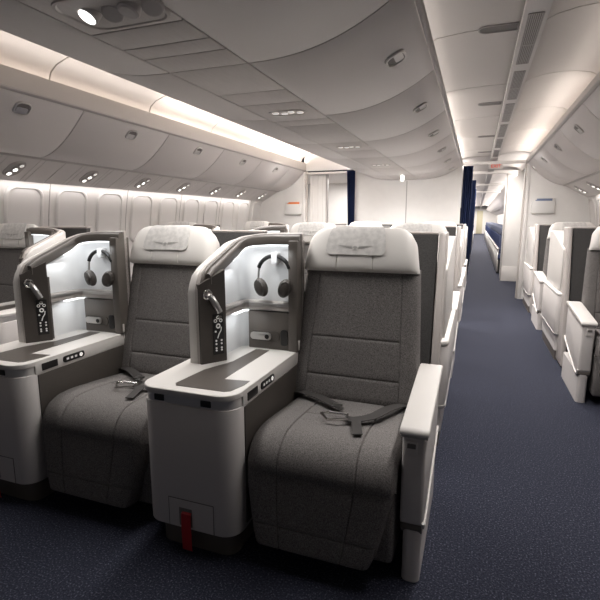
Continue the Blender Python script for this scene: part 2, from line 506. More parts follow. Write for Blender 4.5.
# ---- bins: each door is a thing, with its latch
def latch(parent, p, tang, s):
    """recessed chrome latch lying on the door; tang = direction across the door"""
    p = Vector(p); a = Vector((0, 1, 0)); b = Vector(tang).normalized(); nn = a.cross(b).normalized()
    if nn.z > 0: nn = -nn
    def W(u, v, h): return p + b * u * .98 + a * v * 1.45 + nn * h * 1.5
    m = MB(); R = rrect(-.052, .052, -.044, .044, .032, 5)
    m.loft([[W(u * k, v * k, h) for u, v in R] for k, h in ((1, .0), (.98, .007), (.84, .008), (.78, .002))], cap=False)
    o = m.build('latch', M['satin'], parent)
    d = MB(); R2 = rrect(-.041, .041, -.034, .034, .025, 5)
    d.loft([[W(u, v, h) for u, v in R2] for h in (-.001, .0025)])
    d.build('latch_recess', M['vent'], o)
    f = MB(); R3 = rrect(-.006, .038, -.030, .030, .010, 4)
    f.loft([[W(u, v, h) for u, v in R3] for h in (.002, .0055)])
    f.build('latch_flap', M['satin'], o)


def bin_door(prof, y0, y1, s, name, label, group, lt=None, ly=None):
    root = empty(name, (X0 + s * prof[len(prof) // 2][0], (y0 + y1) / 2, prof[len(prof) // 2][1]), label, 'overhead bin', group)
    P = [Vector(p) for p in prof]; up = []
    for i, p in enumerate(P):
        d = (P[min(i + 1, len(P) - 1)] - P[max(i - 1, 0)]).normalized(); nr = Vector((-d.y, d.x))
        if nr.y < 0: nr = -nr
        up.append(p + nr * .018)
    poly = [(X0 + s * p.x, p.y) for p in P] + [(X0 + s * p.x, p.y) for p in up[::-1]]
    MB().prism(poly, 'y', y0, y1, .003, 2, 50).build('door_panel', M['bin'], root, root.location)
    if lt is not None:
        i = int(lt * (len(P) - 1)); t = P[i + 1] - P[i]; q = P[i].lerp(P[i + 1], lt * (len(P) - 1) - i)
        pos = Vector((X0 + s * q.x, ly, q.y)) - root.location
        latch(root, pos, (s * t.x, 0, t.y), s)
    return root


CE = [-1.25, -.24, .82, 1.88, 2.94, 4.0, 5.06, 6.12, 7.18, 8.1]
ordn = ['nearest', 'second', 'third', 'fourth', 'fifth', 'sixth', 'seventh', 'eighth']
for k in range(3, len(CE) - 1):
    i = k - 3
    bin_door(CB, CE[k] + .0045, CE[k + 1] - .0045, 1, 'overhead_bin',
             'centre overhead bin door above the right aisle side, %s in view counting from the camera' % (ordn[i + 1] if i >= 0 else 'first'),
             'centre bins on the right', .80, CE[k] + .52)
bin_door(CB, CE[1] + .003, CE[3] - .003, 1, 'overhead_bin', 'large plain curved centre bin door at the top edge of the photo, nearest the camera', 'centre bins on the right')
for k in range(1, len(CE) - 1):
    bin_door(CB, CE[k] + .0045, CE[k + 1] - .0045, -1, 'overhead_bin',
             'dark underside of centre overhead bin beside the bright left cove, %s from the camera' % ordn[k - 1], 'centre bins on the left')
OE = [-1.4, -.3, .8, 1.92, 3.03, 4.13, 5.23, 6.33, 7.43, 8.1]
for k in range(2, len(OE) - 1):
    bin_door(OB, OE[k] + .0045, OE[k + 1] - .0045, -1, 'overhead_bin',
             'curved grey bin door above the left windows, %s from the camera' % ordn[k - 2], 'bins over the left windows',
             .15 if k < 8 else None, OE[k] + .62)
for k in range(3, len(OE) - 1):
    bin_door(OB, OE[k] + .0045, OE[k + 1] - .0045, 1, 'overhead_bin',
             'curved grey bin door above the right window seats, %s from the camera' % ordn[k - 3], 'bins over the right seats',
             .17, OE[k] + .55)


# ---- service panels with reading lights under the window bins
def psu(y0, y1, s, label, group):
    A = Vector((2.318, 1.742)); B = Vector((2.612, 1.572))
    d = (B - A).normalized(); nr = Vector((d.y, -d.x))
    if nr.y > 0: nr = -nr
    c = (A + B) / 2; yc = (y0 + y1) / 2
    root = empty('service_panel', (X0 + s * c.x, yc, c.y), label, 'service panel', group)
    def W(t, y, h):
        q = A + d * t + nr * h; return Vector((X0 + s * q.x, y, q.y))
    L = (B - A).length; m = MB()
    for a, b in ((y0 + .003, y0 + .20), (y0 + .204, y0 + .25), (y0 + .254, y1 - .254), (y1 - .25, y1 - .204), (y1 - .20, y1 - .003)):
        q = [W(0, a, 0), W(L, a, 0), W(L, a, -.015), W(0, a, -.015)]; r = [W(0, b, 0), W(L, b, 0), W(L, b, -.015), W(0, b, -.015)]
        m.loft([q, r])
    m.build('panel', M['bin'], root, root.location)
    e = MB(); R = rrect(.06, .275, yc - .075, yc + .075, .07, 6)
    ctr = Vector((.1675, yc))
    e.loft([[W(ctr.x + (t - ctr.x) * k, ctr.y + (y - ctr.y) * k, h) for t, y in R] for k, h in ((1, 0), (.97, .006), (.88, .007), (.84, .003), (.5, .002))])
    e.build('lamp_surround', M['rail'], root, root.location)
    for j, t in enumerate((.105, .165, .225)):
        l = MB(); p = W(t, yc + .02 - .02 * j, .003); dr = Vector((s * nr.x, 0, nr.y))
        l.disc(p, dr, .025, .012, 16, .003)
        o = l.build('reading_light', M['rail'], root, root.location)
        l2 = MB().disc(p + dr * .0121, dr, .018, .002, 16)
        l2.build('lens', M['lampon'] if j != 0 else M['lampdim'], o, root.location)
    return root


for k in range(8):
    psu(1.72 + .80 * k, 2.52 + .80 * k, -1, 'grey panel of three reading lights above the left windows, %s from the camera' % ordn[k], 'left reading light panels')
for k in range(4):
    psu(4.9 + .80 * k, 5.7 + .80 * k, 1, 'grey panel of three reading lights above the right window seats, %s from the camera' % ordn[k], 'right reading light panels')


# ---- air grilles and slot vents in the aisle ceiling
def grille(y0, y1, label):
    root = empty('air_grille', (X0 + 1.319, (y0 + y1) / 2, 2.172), label, 'air vent', 'long grilles in the ceiling strip')
    x0, x1 = X0 + 1.288, X0 + 1.350
    MB().box(x0, x1, y0, y1, 2.1705, 2.1745).build('backing', M['vent'], root, root.location)
    f = MB()
    for a, b, c, d in ((x0 - .004, x0, y0, y1), (x1, x1 + .004, y0, y1), (x0, x1, y0 - .004, y0), (x0, x1, y1, y1 + .004)): f.box(a, b, c, d, 2.168, 2.174)
    ym = y0 + (y1 - y0) * .56
    f.box(x0, x1, ym - .008, ym + .008, 2.168, 2.174)
    f.build('frame', M['rail'], root, root.location)
    sl = MB()
    for j in range(7): xx = x0 + (j + .5) * (x1 - x0) / 7; sl.box(xx - .0022, xx + .0022, y0, y1, 2.1688, 2.172)
    sl.build('slats', M['rail'], root, root.location)


for k in range(6):
    grille(2.55 + .91 * k, 3.30 + .91 * k, 'long grey louvred grille in the right aisle ceiling strip, %s from the camera' % ordn[k])


def slot(yc, label):
    P = [(.155 + 1.375 - .29 + .0, 0)]
    root = empty('slot_vent', (X0 + 1.17, yc, 2.212), label, 'air vent', 'dark curved slots in the right aisle ceiling')
    def zc(dx):
        for a, b in zip(LEFTC, LEFTC[1:]):
            if a[0] <= dx <= b[0]: return a[1] + (b[1] - a[1]) * (dx - a[0]) / (b[0] - a[0])
        return LEFTC[-1][1]
    def ring(e, h):
        R = rrect(1.075 - e, 1.255 + e, -.045 - e, .045 + e, [.044, .008, .008, .044], 6)
        return [Vector((X0 + a, yc + b - .12 * (a - 1.255) ** 2 * 4, zc(min(1.264, a)) - h)) for a, b in R]
    MB().loft([ring(.006, 0), ring(.005, .006), ring(0, .006), ring(0, .001)], cap=False).build('rim', M['rail'], root, root.location)
    MB().loft([ring(0, .0005), ring(0, .003)]).build('slot', M['vent'], root, root.location)


for k, y in enumerate((2.80, 4.50, 6.20, 7.6)):
    slot(y, 'dark eyebrow shaped slot vent in the right aisle ceiling, %s from the camera' % ordn[k])

# spot lamps in the centre strip, near the camera
r = empty('reading_lamp_cluster', (-1.09, 1.30, 1.885), 'recess with four swivel spot lamps in the ceiling, one lit, top left', 'lamp')
R = rrect(-1.26, -.93, 1.17, 1.395, .06, 6)
MB().loft([[Vector((-1.095 + (a + 1.095) * k, 1.2825 + (b - 1.2825) * k, z)) for a, b in R] for k, z in ((1, 1.886), (.99, 1.880), (.93, 1.879), (.90, 1.883))]).build('surround', M['ceilc'], r, r.location)
for j, (x, y, dx, dy) in enumerate(((-1.195, 1.285, -.25, -.5), (-1.125, 1.295, .2, -.5), (-1.05, 1.285, -.1, -.3), (-.985, 1.30, .3, -.5))):
    d = Vector((dx, dy, -1)).normalized(); p = Vector((x + .03, y, 1.915))
    o = MB().disc(p, d, .034, .052, 24, .004).build('spot_lamp', M['bin'], r, r.location)
    MB().disc(p + d * .0522, d, .027, .0015, 24).build('lens', M['lampon'] if j == 0 else M['bin'], o, r.location)
for k, y in enumerate((2.78, 4.25, 5.75)):
    r = empty('ceiling_light', (X0, y, 1.885), 'small oval recessed light in the centre ceiling strip, %s from the camera' % ordn[k], 'lamp', 'recessed ceiling lights')
    R = rrect(X0 - .11, X0 + .13, y - .06, y + .06, .055, 6); cx = X0 + .01
    sc2 = lambda k_, z: [Vector((cx + (a - cx) * k_, y + (b - y) * k_, z)) for a, b in R]
    MB().loft([sc2(1, 1.886), sc2(.98, 1.880), sc2(.86, 1.879), sc2(.82, 1.884)]).build('rim', M['ceilc'], r, r.location)
    for j in range(4):
        MB().disc((X0 - .065 + .05 * j, y + (.012 if j % 2 else -.012), 1.8835), (0, 0, -1), .02, .005, 14, .001).build('lamp', M['lampdim'], r, r.location)
MB_ = MB().disc((-1.06, 7.2, 1.885), (0, 0, -1), .03, .09, 16, .006)
tag(MB_.build('ceiling_marker', M['paper']), 'small white cylinder hanging from the ceiling before the centre bulkhead', 'lamp')

# ------------------------------------------------------------------ bulkheads
def bulk_profile(x0, x1, n, ceil):
    return [(x0, 0), (x1, 0)] + [(x1 + (x0 - x1) * k / n, ceil(x1 + (x0 - x1) * k / n)) for k in range(n + 1)]


def ceilz(x):
    d = abs(x - X0)
    if d <= .19: return 1.884
    if d <= .86: return 1.884 + .20 * (min(1, (d - .196) / .644)) ** 2.4 if d > .196 else 1.884
    if d < 1.793: return 2.20
    if d <= 2.29: return 1.749 + .336 * (1 - (d - 1.793) / .497) ** 1.7
    return 1.742 - (d - 2.318) * .578


BY = 8.1
struct(MB().prism(bulk_profile(X0 - .90, X0 + 1.0, 24, ceilz)[:0] + [(X0 - .90, 0), (-.262, 0), (-.262, 2.09)] + [(X0 + .86 - 1.76 * k / 24, ceilz(X0 + .86 - 1.76 * k / 24) + .004) for k in range(25)], 'y', BY, BY + .05).build('wall_back', M['bulk']))
struct(MB().box(-1.128, -1.112, BY - .004, BY, 0, 1.87).build('trim_21', M['rail']))
for s, nm in ((1, 'wall_back_right'), (-1, 'wall_back_left')):
    pts = [(X0 + s * 1.835, 0), (X0 + s * wx(0), 0)] + [(X0 + s * wx(z), z) for z in (.4, .8, 1.2, 1.5)] + \
          [(X0 + s * (2.62 - .827 * k / 14), ceilz(X0 + s * (2.62 - .827 * k / 14)) - .0) for k in range(15)] + [(X0 + s * 1.835, 2.06)]
    struct(MB().prism(pts, 'y', BY, BY + .05).build(nm, M['bulk']))
    struct(MB().box(*sorted((X0 + s * 1.79, X0 + s * 1.84)), BY - .02, BY + .12, 0, 2.09, .006).build('trim_22', M['wall']))
    struct(MB().box(*sorted((X0 + s * 1.765, X0 + s * 1.79)), BY + .03, BY + .10, 0, 2.09, .004).build('trim_23', M['jamb']))
    struct(MB().box(*sorted((X0 + s * .86, X0 + s * 1.80)), BY - .01, BY + .03, 2.085, 2.13 if s > 0 else 2.46, .006).build('trim_24', M['wall']))
# vestibule behind: lavatory walls, ceilings continue
struct(MB().box(.52, X0 + 2.7, 10.4, 11.0, 0, 2.2, .01).build('wall_lavatory', M['bulk']))
struct(MB().box(.515, .83, 10.393, 10.40, .0, .30, .002).build('baseboard_lavatory', M['wall']))
struct(MB().box(.508, .524, 10.385, 10.41, 0, 2.2, .003).build('trim_25', M['jamb']))
struct(MB().box(-3.9, -2.05, 10.4, 11.0, 0, 2.2, .01).build('wall_galley', M['bulk']))
struct(MB().box(X0 - 1.76, X0 - 1.45, 8.28, 8.32, 0, 2.02, .01).build('door_1', M['bulk']))
for dx in (1.70, 1.60, 1.51): struct(MB().box(X0 - dx - .006, X0 - dx + .006, 8.272, 8.28, 0, 2.02).build('trim_26', M['wall']))
struct(MB().box(X0 - 1.455, X0 - 1.42, 8.26, 8.33, 0, 2.05, .006).build('trim_27', M['rail']))
struct(MB().box(-3.9, -2.05, 8.1, 10.5, 2.03, 2.06).build('ceiling', M['ceil']))
# far cabin ceiling: same vault, bays of 1.1 m
for k in range(26):
    y0 = 8.14 + 1.2 * k
    struct(strip(LEFTC, y0, y0 + 1.19, 'ceiling', M['ceil'], .02, 1))
    struct(strip(RIGHTC, y0, y0 + 1.19, 'ceiling', M['ceil'], .02, 1))
struct(strip([(1.262, 2.19), (1.266, 2.172), (1.372, 2.172), (1.376, 2.19)], 8.13, 44, 'ceiling', M['rail'], .012, 1))
for y in (10.3, 13.8, 17.5): struct(MB().box(X0 + .8, X0 + 1.80, y, y + .05, 2.13, 2.19, .01).build('trim_28', M['wall']))
struct(strip(OB, 11.0, 44, 'ceiling', M['bin'], .018, 1))
struct(strip(CB, 8.15, 44, 'ceiling', M['bin'], .018, 1))
struct(strip([(2.29, 1.745), (2.62, 1.572)], 11.0, 44, 'ceiling', M['bin'], .018, 1))
struct(MB().box(-1.2, 1.8, 43.9, 44, 0, 2.3).build('wall_end', M['wall']))
struct(MB().box(-.02, .45, 43.86, 43.9, 0, 1.95, .01).build('door_2', M['yellow']))
# exit sign over the aisle
e = empty('exit_sign', (.24, 8.55, 2.13), 'small hanging exit sign with red letters over the far right aisle', 'sign')
MB().box(.14, .34, 8.54, 8.56, 2.055, 2.14, .004).build('sign_board', M['ceil'], e, e.location)
tc = bpy.data.curves.new('letters', 'FONT'); tc.body = 'EXIT'; tc.size = .075; tc.extrude = .002; tc.align_x = 'CENTER'; tc.align_y = 'CENTER'
tmp_o = bpy.data.objects.new('letters_curve', tc); COL.objects.link(tmp_o); bpy.context.view_layer.update()
lm = bpy.data.meshes.new_from_object(tmp_o.evaluated_get(bpy.context.evaluated_depsgraph_get()))
bpy.data.objects.remove(tmp_o)
lm.materials.clear(); lm.materials.append(M['exitred'])
to = bpy.data.objects.new('letters', lm); COL.objects.link(to); to.parent = e; to.location = (0, -.012, -.03); to.rotation_euler = (PI / 2, 0, 0)


# curtains
def curtain(x0, x1, y, z0, z1, label, name='curtain', pull=0):
    m = MB(); rings = []
    for k in range(9):
        t = k / 8; z = z1 + (z0 - z1) * t
        xa = x0 + pull * t * (x1 - x0) * .45; xb = x1 - t * t * (x1 - x0) * (.5 if not pull else 0)
        pts = []
        for j in range(33):
            u = j / 32; pts.append(Vector((xa + (xb - xa) * u, y + .025 * math.sin(u * 5 * 2 * PI), z)))
        for j in range(32, -1, -1):
            u = j / 32; pts.append(Vector((xa + (xb - xa) * u, y + .02 + .025 * math.sin(u * 5 * 2 * PI), z)))
        rings.append(pts)
    return tag(m.loft(rings).build(name, M['navyc']), label, 'curtain', 'navy curtains')


curtain(-.25, -.10, 8.16, .02, 2.08, 'tall navy curtain gathered at the right end of the centre bulkhead')
curtain(-2.13, -1.99, 8.045, .02, 2.06, 'narrow dark navy curtain gathered at the left end of the centre bulkhead', pull=1)
curtain(-.20, -.06, 10.75, .02, 2.05, 'second navy curtain just beyond the one at the centre bulkhead')
curtain(-.20, -.06, 13.9, .02, 2.05, 'third navy curtain farther down the right aisle')


# brochure holders on the bulkheads
def holder(x, z, label, leaf, lx):
    r = empty('brochure_holder', (x, BY, z), label, 'brochure holder')
    MB().box(x - .155, x + .155, BY - .045, BY - .002, z - .10, z + .085, .006).build('pocket', M['paper'], r, r.location)
    MB().box(x - .155, x + .155, BY - .012, BY - .002, z + .08, z + .12, .003).build('back_plate', M['wall'], r, r.location)
    m = MB()
    for k in range(2): m.box(x + lx - .11 + .02 * k, x + lx + .09 + .03 * k, BY - .036 + .012 * k, BY - .028 + .012 * k, z - .05, z + .10 + .02 * k, .001)
    m.build('leaflets', leaf, r, r.location)


holder(.925, 1.435, 'white brochure holder with dark blue leaflets on the right bulkhead', M['blueleaf'], .0)
holder(-3.13, 1.43, 'white brochure holder with an orange leaflet on the left bulkhead', M['orange'], -.0)

# ------------------------------------------------------------------ the business seats
# written at the place of the right-hand seat of the front row; S is the base point of that seat
S = (-.48, 1.45, 0)
CXS = -.468


def make_seat(sx, arm, label, loc, base_edge=-.205):
    root = empty('aircraft_seat', loc, label, 'seat', 'grey business class seats')
    def B(m, name, mt, par=None, sharp=35): return m.build(name, mt, par or root, S, sx, sharp)
    # leg rest + cushion
    def fw(v): return .41 + .13 * min(1, v / .62) ** .8
    cush = Pad([(1.452, .345), (1.462, .395), (1.50, .425), (1.58, .430), (1.70, .420), (1.90, .400), (2.06, .385)], CXS, .54, .11, 20, 60,
               gu=((-.52, .0, .97), (.52, .0, .97)), gv=((.46, -.50, .50),), depth=.006)
    B(cush.add(MB()), 'seat_cushion', M['fabric'])
    leg = Pad([(1.434, .078), (1.440, .16), (1.448, .25), (1.458, .335), (1.49, .400)], lambda v: -.482 + .014 * v, lambda v: .415 + .122 * min(1, v / .8) ** .75, .11, 26, 60,
              gu=((-.52, .0, 1), (.52, .0, 1)), gv=((.27, -.97, .97),), depth=.005)
    lo = B(leg.add(MB()), 'leg_rest', M['fabric'])
    side = MB().prism([(1.47, .06), (1.462, .20), (1.50, .36), (1.95, .36), (1.95, .10), (1.75, .06)], 'x', -.722, base_edge, .02, 3)
    B(side, 'seat_base', M['fabric'])
    back = Pad([(1.99, .42), (2.02, .55), (2.055, .72), (2.085, .88), (2.11, 1.03)], lambda v: -.488 + .012 * v, lambda v: .605 - .085 * v, .13, 18, 26,
               gu=((-.70, .02, .93), (.72, .02, .97)), gv=((.20, -.70, .72), (.48, -.70, .72)), depth=.0045)
    B(back.add(MB()), 'backrest', M['fabric'])
    # headrest
    def hw(v):
        w = .528 - .055 * v
        if v > .45: w -= .125 * ((v - .45) / .55) ** 4.0
        return w
    head = Pad([(2.075, 1.012), (2.080, 1.055), (2.095, 1.10), (2.12, 1.148), (2.15, 1.184)], -.480, hw, .125, 14, 12, depth=.005,
               gu=((-.37, 0, .33), (.25, 0, .33)))
    ho = B(head.add(MB(), 30, 30), 'headrest', M['leather'])
    def cv(u, v, off=0):
        if v <= 1: return head.pt(u, v, 1, .003 + off, False)
        return head.pt(u, 2 - v, -1, .003 + off, False)
    us = [(-.59 + 1.06 * k / 24) for k in range(25)]
    vs = [.33 + (1.5 - .33) * k / 44 for k in range(45)]
    def cvr(u, v, off=0):
        # rounded lower corners
        if v < .45:
            q = (.45 - v) / .12; lim = .53 - .08 * (1 - math.sqrt(max(0, 1 - q * q)))
            u = -.06 + max(-1, min(1, (u + .06) / .53)) * lim
        return cv(u, v, off)
    co = B(MB().sheet(cvr, us, vs, .004), 'headrest_cover', M['cloth'], ho)
    em = MB()
    def EP(u, v, h): return cv((u - .02) * 1.25 - .06, v, .0045 + h)
    def flat(pts):
        em.loft([[EP(a, b, 0) for a, b in pts], [EP(a, b, .0012) for a, b in pts]])
    flat([(.02 + .028 * math.cos(2 * PI * k / 12), .47 + .028 * math.sin(2 * PI * k / 12)) for k in range(12)])
    for s in (-1, 1):
        for j in range(3):
            a0 = .05 + .0 * j; a1 = .24 - .05 * j; vv = .49 - .018 * j
            flat([(.02 + s * a0, vv - .006), (.02 + s * a1, vv + .012 - .004 * j), (.02 + s * (a1 - .02), vv + .020 - .004 * j), (.02 + s * a0, vv + .007)][::s])
    flat([(.02 - .012, .44), (.02 + .012, .44), (.02 + .03, .41), (.02 - .03, .41)])
    B(em, 'emblem', M['emblem'], co)
    # shell behind the seat
    sh = MB().prism([(2.34, .06), (2.40, .52), (2.565, 1.165), (2.575, 1.175), (2.615, 1.175), (2.46, .52), (2.40, .06)], 'x', -.738, -.184, .006, 2)
    so = B(sh, 'back_shell', M['shellfab'])
    B(MB().prism([(2.568, 1.168), (2.566, 1.180), (2.62, 1.183), (2.62, 1.168)], 'x', -.738, -.184, .004), 'shell_trim', M['rim'], so)
    # seat belt
    def strap(pts, w, m, th=.003):
        P = catmull(pts, 8); rings = []
        for i, p in enumerate(P):
            d = (P[min(i + 1, len(P) - 1)] - P[max(i - 1, 0)]).normalized(); a = d.cross(Vector((0, 0, 1))).normalized() * w / 2; up = Vector((0, 0, th))
            rings.append([p - a, p + a, p + a + up, p - a + up])
        return m.loft(rings)
    bo = B(strap([(-.745, 1.955, .452), (-.70, 1.91, .476), (-.61, 1.86, .485), (-.53, 1.80, .489), (-.50, 1.775, .490)], .045, MB()), 'seat_belt', M['belt'])
    strap([(-.215, 1.965, .452), (-.25, 1.91, .474), (-.29, 1.80, .496), (-.33, 1.70, .500), (-.385, 1.655, .497), (-.43, 1.65, .496)], .046, tm := MB())
    strap([(-.385, 1.650, .498), (-.372, 1.60, .497), (-.352, 1.535, .495)], .036, tm)
    b2 = B(tm, 'seat_belt', M['belt'])
    tn = MB(); tn.box(-.515, -.475, 1.752, 1.79, .490, .497, .003); tn.box(-.49, -.462, 1.735, 1.762, .491, .495, .001)
    B(tn, 'belt_tongue', M['darkmetal'], bo)
    fr = MB(); q = [(-.425, 1.675, .504), (-.50, 1.672, .504), (-.525, 1.655, .503), (-.485, 1.605, .503), (-.415, 1.630, .504)]
    fr.tube(q, .006, 8, closed=True)
    B(fr, 'buckle', M['chrome'], b2)
    if arm:
        # aisle armrest on its pillar
        ar = MB().prism([(1.490, .545), (1.490, .228), (1.515, .200), (1.60, .205), (1.985, .31), (2.06, .34), (2.06, .585)], 'x', -.190, -.112, .012, 3, 20)
        ao = B(ar, 'armrest', M['white'])
        pd = MB().prism([(1.474, .548), (1.474, .562), (1.486, .573), (2.02, .62), (2.09, .615), (2.09, .598)], 'x', -.199, -.101, .009, 3, 20)
        B(pd, 'arm_pad', M['shellwhite'], ao)
        B(MB().prism([(1.484, .538), (1.484, .547), (2.07, .597), (2.07, .588)], 'x', -.194, -.106, .002), 'arm_groove', M['rail'], ao)
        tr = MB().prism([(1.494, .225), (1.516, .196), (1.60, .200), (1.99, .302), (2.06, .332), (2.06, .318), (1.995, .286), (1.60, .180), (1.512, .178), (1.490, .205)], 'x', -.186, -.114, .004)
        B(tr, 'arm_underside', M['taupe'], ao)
        st = MB().tube([(-.1105, 1.494, .235), (-.1105, 1.502, .214), (-.1105, 1.525, .203), (-.1105, 1.60, .208), (-.1105, 1.99, .312), (-.1105, 2.055, .342)], .006, 8)
        B(st, 'arm_trim', M['shellwhite'], ao)
        B(MB().box(-.178, -.138, 1.483, 1.494, .475, .528, .003), 'latch', M['white'], ao)
        B(MB().box(-.172, -.144, 1.480, 1.486, .503, .520, .002), 'latch_button', M['vent'], ao)
        B(MB().prism(rrect(-.178, -.116, 1.492, 2.10, .024, 6), 'z', .002, .20), 'arm_pillar', M['white'])
    return root


def make_divider(sx, label, loc, group):
    """aisle-side privacy wall beside a seat"""
    root = empty('privacy_divider', loc, label, 'divider', group)
    def B(m, name, mt, par=None): return m.build(name, mt, par or root, S, sx)
    w = MB().prism([(2.29, .02), (2.385, .50), (2.548, 1.165), (2.56, 1.182), (2.75, 1.182), (2.70, .9), (2.62, .02)], 'x', -.178, -.140, .010, 3, 25)
    B(w, 'front_edge', M['rim'])
    # upper body: sloped front facet
    u = MB().prism([(2.60, .60), (2.60, .985), (2.62, 1.0), (3.25, 1.135), (3.44, 1.135), (3.46, 1.12), (3.46, .60)], 'x', -.30, -.128, .010, 3, 20)
    B(u, 'upper_body', M['shellwhite'])
    lo = MB().prism(rrect(-.30, -.104, 2.52, 3.47, [.01, .045, .03, .01], 6), 'z', .245, .585, .004)
    B(MB().prism(rrect(-.30, -.122, 2.54, 3.45, [.01, .04, .03, .01], 6), 'z', .09, .247), 'skirt', M['white'])
    B(lo, 'lower_body', M['white'])
    B(MB().prism(rrect(-.298, -.102, 2.515, 3.475, [.01, .047, .03, .01], 6), 'z', .587, .612, .008, 3, 50), 'ledge', M['shellwhite'])
    P = rrect(-.30, -.100, 2.515, 3.475, [.01, .047, .03, .01], 6)
    B(MB().prism(P, 'z', .235, .255, .005), 'trim_band', M['satin'])
    B(MB().prism(rrect(-.30, -.13, 2.56, 3.44, .02, 4), 'z', 0.001, .092), 'plinth', M['taupe'])
    return root


def make_console(sx, label, loc, detail=True):
    root = empty('side_console', loc, label, 'console', 'seat consoles with storage niches')
    def B(m, name, mt, par=None, sharp=35): return m.build(name, mt, par or root, S, sx, sharp)
    L, R_, F, K = -1.140, -.745, 1.345, 2.33
    B(MB().prism(rrect(L, R_, F, K, [.07, .07, .01, .01], 8), 'z', .105, .592, .004, 2, 60), 'body', M['white'])
    B(MB().prism(rrect(L + .035, R_ - .03, F + .04, K - .02, [.05, .05, .01, .01], 6), 'z', .001, .107), 'plinth', M['taupe'])
    B(MB().box(R_ - .004, R_ + .004, F + .085, 2.06, .125, .585, .002), 'side_panel', M['panel'])
    band = B(MB().prism(rrect(L + .006, R_ - .004, F + .005, 2.08, [.066, .066, .01, .01], 8), 'z', .592, .628), 'chrome_band', M['band'])
    for a in (L + .07, R_ - .13): B(MB().box(a, a + .042, F + .002, F + .02, .598, .622, .002), 'band_inset', M['black'], band)
    top = B(MB().prism(rrect(L - .004, R_ + .002, F - .004, 2.10, [.074, .074, .004, .004], 10), 'z', .626, .648, .006, 3, 50), 'table_top', M['shellwhite'])
    # deep side rail of the top, facing the seat
    rail = B(MB().box(R_ - .03, R_ + .003, F + .075, 2.06, .588, .640, .004), 'side_rail', M['shellwhite'])
    inl = [(-1.015, 1.405), (-1.0, 1.385), (-.80, 1.388), (-.782, 1.402), (-.765, 1.475), (-.765, 1.52), (-.868, 1.505), (-.868, 1.93), (-.935, 1.93), (-.945, 1.72), (-1.0, 1.58)]
    B(MB().prism(inl, 'z', .6475, .6495), 'table_inlay', M['inlay'], top)
    if detail:
        B(MB().box(R_ + .002, R_ + .006, 1.452, 1.535, .598, .630, .002), 'socket', M['black'], rail)
        sq = B(MB().prism(rrect(1.565, 1.69, .600, .630, .012, 5), 'x', R_ + .001, R_ + .006), 'button_strip', M['black'], rail)
        for k in range(3): B(MB().box(R_ + .006, R_ + .0075, 1.583 + .024 * k, 1.596 + .024 * k, .610, .620, .0005), 'button', M['icon'] if k < 3 else M['icon'], sq)
        B(MB().disc((R_ + .006, 1.668, .615), (1, 0, 0), .009, .002, 14), 'button', M['lampdim'], sq)
        # life-vest flap and red strap low on the front
        fl = B(MB().prism([(-1.025, .108), (-1.025, .222), (-.835, .222), (-.835, .108)], 'y', F - .0015, F + .01, 0), 'flap', M['white'])
        gr = MB()
        for a, b, c, d in ((-1.027, -1.0245, .108, .224), (-.8355, -.833, .108, .224), (-1.027, -.833, .2215, .224)): gr.box(a, b, F - .002, F + .01, c, d)
        B(gr, 'flap_gap', M['vent'], fl)
        B(MB().box(-.982, -.925, F - .003, F + .005, .115, .190, .003), 'strap_recess', M['vent'], fl)
        sp = [(F - .004, .176), (F - .012, .172), (F - .014, .12), (F - .012, .03), (F - .008, .022)]
        stp = MB()
        stp.loft([[Vector((-.966, y, z)), Vector((-.926, y, z)), Vector((-.926, y + .003, z)), Vector((-.966, y + .003, z))] for y, z in sp])
        B(stp, 'pull_strap', M['red'], fl)

    # ---- storage shell: runs back along the left edge, turns right behind the seat
    NS = 40
    def plan(s, off=0):
        """outer path of the shell; off > 0 moves to the inside"""
        A = Vector((-1.074, 1.640)); r = .10; y1 = 2.03; xe = -.735
        l1 = y1 - r - A.y; l2 = r * PI / 2; l3 = xe - (A.x + r); T = l1 + l2 + l3; d = s * T
        if d < l1: p = Vector((A.x, A.y + d)); nn = Vector((1, 0))
        elif d < l1 + l2:
            a = (d - l1) / r; c = Vector((A.x + r, y1 - r)); p = c + Vector((-math.cos(a), math.sin(a))) * r; nn = Vector((math.cos(a), -math.sin(a)))
        else: p = Vector((A.x + r + d - l1 - l2, y1)); nn = Vector((0, -1))
        return p + nn * off
    def H(s):
        """height of the rim along the path"""
        pts = [(0, .962), (.02, 1.0), (.05, 1.033), (.10, 1.055), (.42, 1.140), (.55, 1.168), (.68, 1.180), (.80, 1.186), (1, 1.186)]
        for a, b in zip(pts, pts[1:]):
            if s <= b[0]: return a[1] + (b[1] - a[1]) * (s - a[0]) / (b[0] - a[0])
        return pts[-1][1]
    ss = [0, .008, .02, .035, .05, .075, .10] + [.10 + .9 * k / NS for k in range(1, NS + 1)]
    def wall(o0, o1, zlo, zhi, s0=0, s1=1, rnd=.008):
        rings = []
        for s in [s0] + [x for x in ss if s0 < x < s1] + [s1]:
            a = plan(s, o0); b = plan(s, o1); z0 = zlo(s); z1 = zhi(s)
            f = lambda t, z: Vector((a.x + (b.x - a.x) * t, a.y + (b.y - a.y) * t, z))
            q = min(.3, rnd / max(1e-4, abs(o1 - o0)))
            rings.append([f(0, z0), f(1, z0), f(1, z1 - rnd), f(1 - q, z1), f(q, z1), f(0, z1 - rnd)])
        return MB().loft(rings)
    B(wall(-.030, .006, lambda s: .10, lambda s: H(s) - .004, 0, .86, .012), 'outer_shell', M['shellwhite'], None, 50)
    B(wall(.004, .022, lambda s: .645, lambda s: H(s) + .002, 0, 1, .006), 'rim', M['rim'], None, 50)
    fo = B(wall(.020, .036, lambda s: .645, lambda s: H(s) - .002, 0.004, 1, .006), 'frame', M['taupe'], None, 50)
    # hood lip overhanging the niche
    B(wall(.034, .062, lambda s: H(s) - .050, lambda s: H(s) - .006, .05, 1, .010), 'hood', M['taupe'], None, 50)
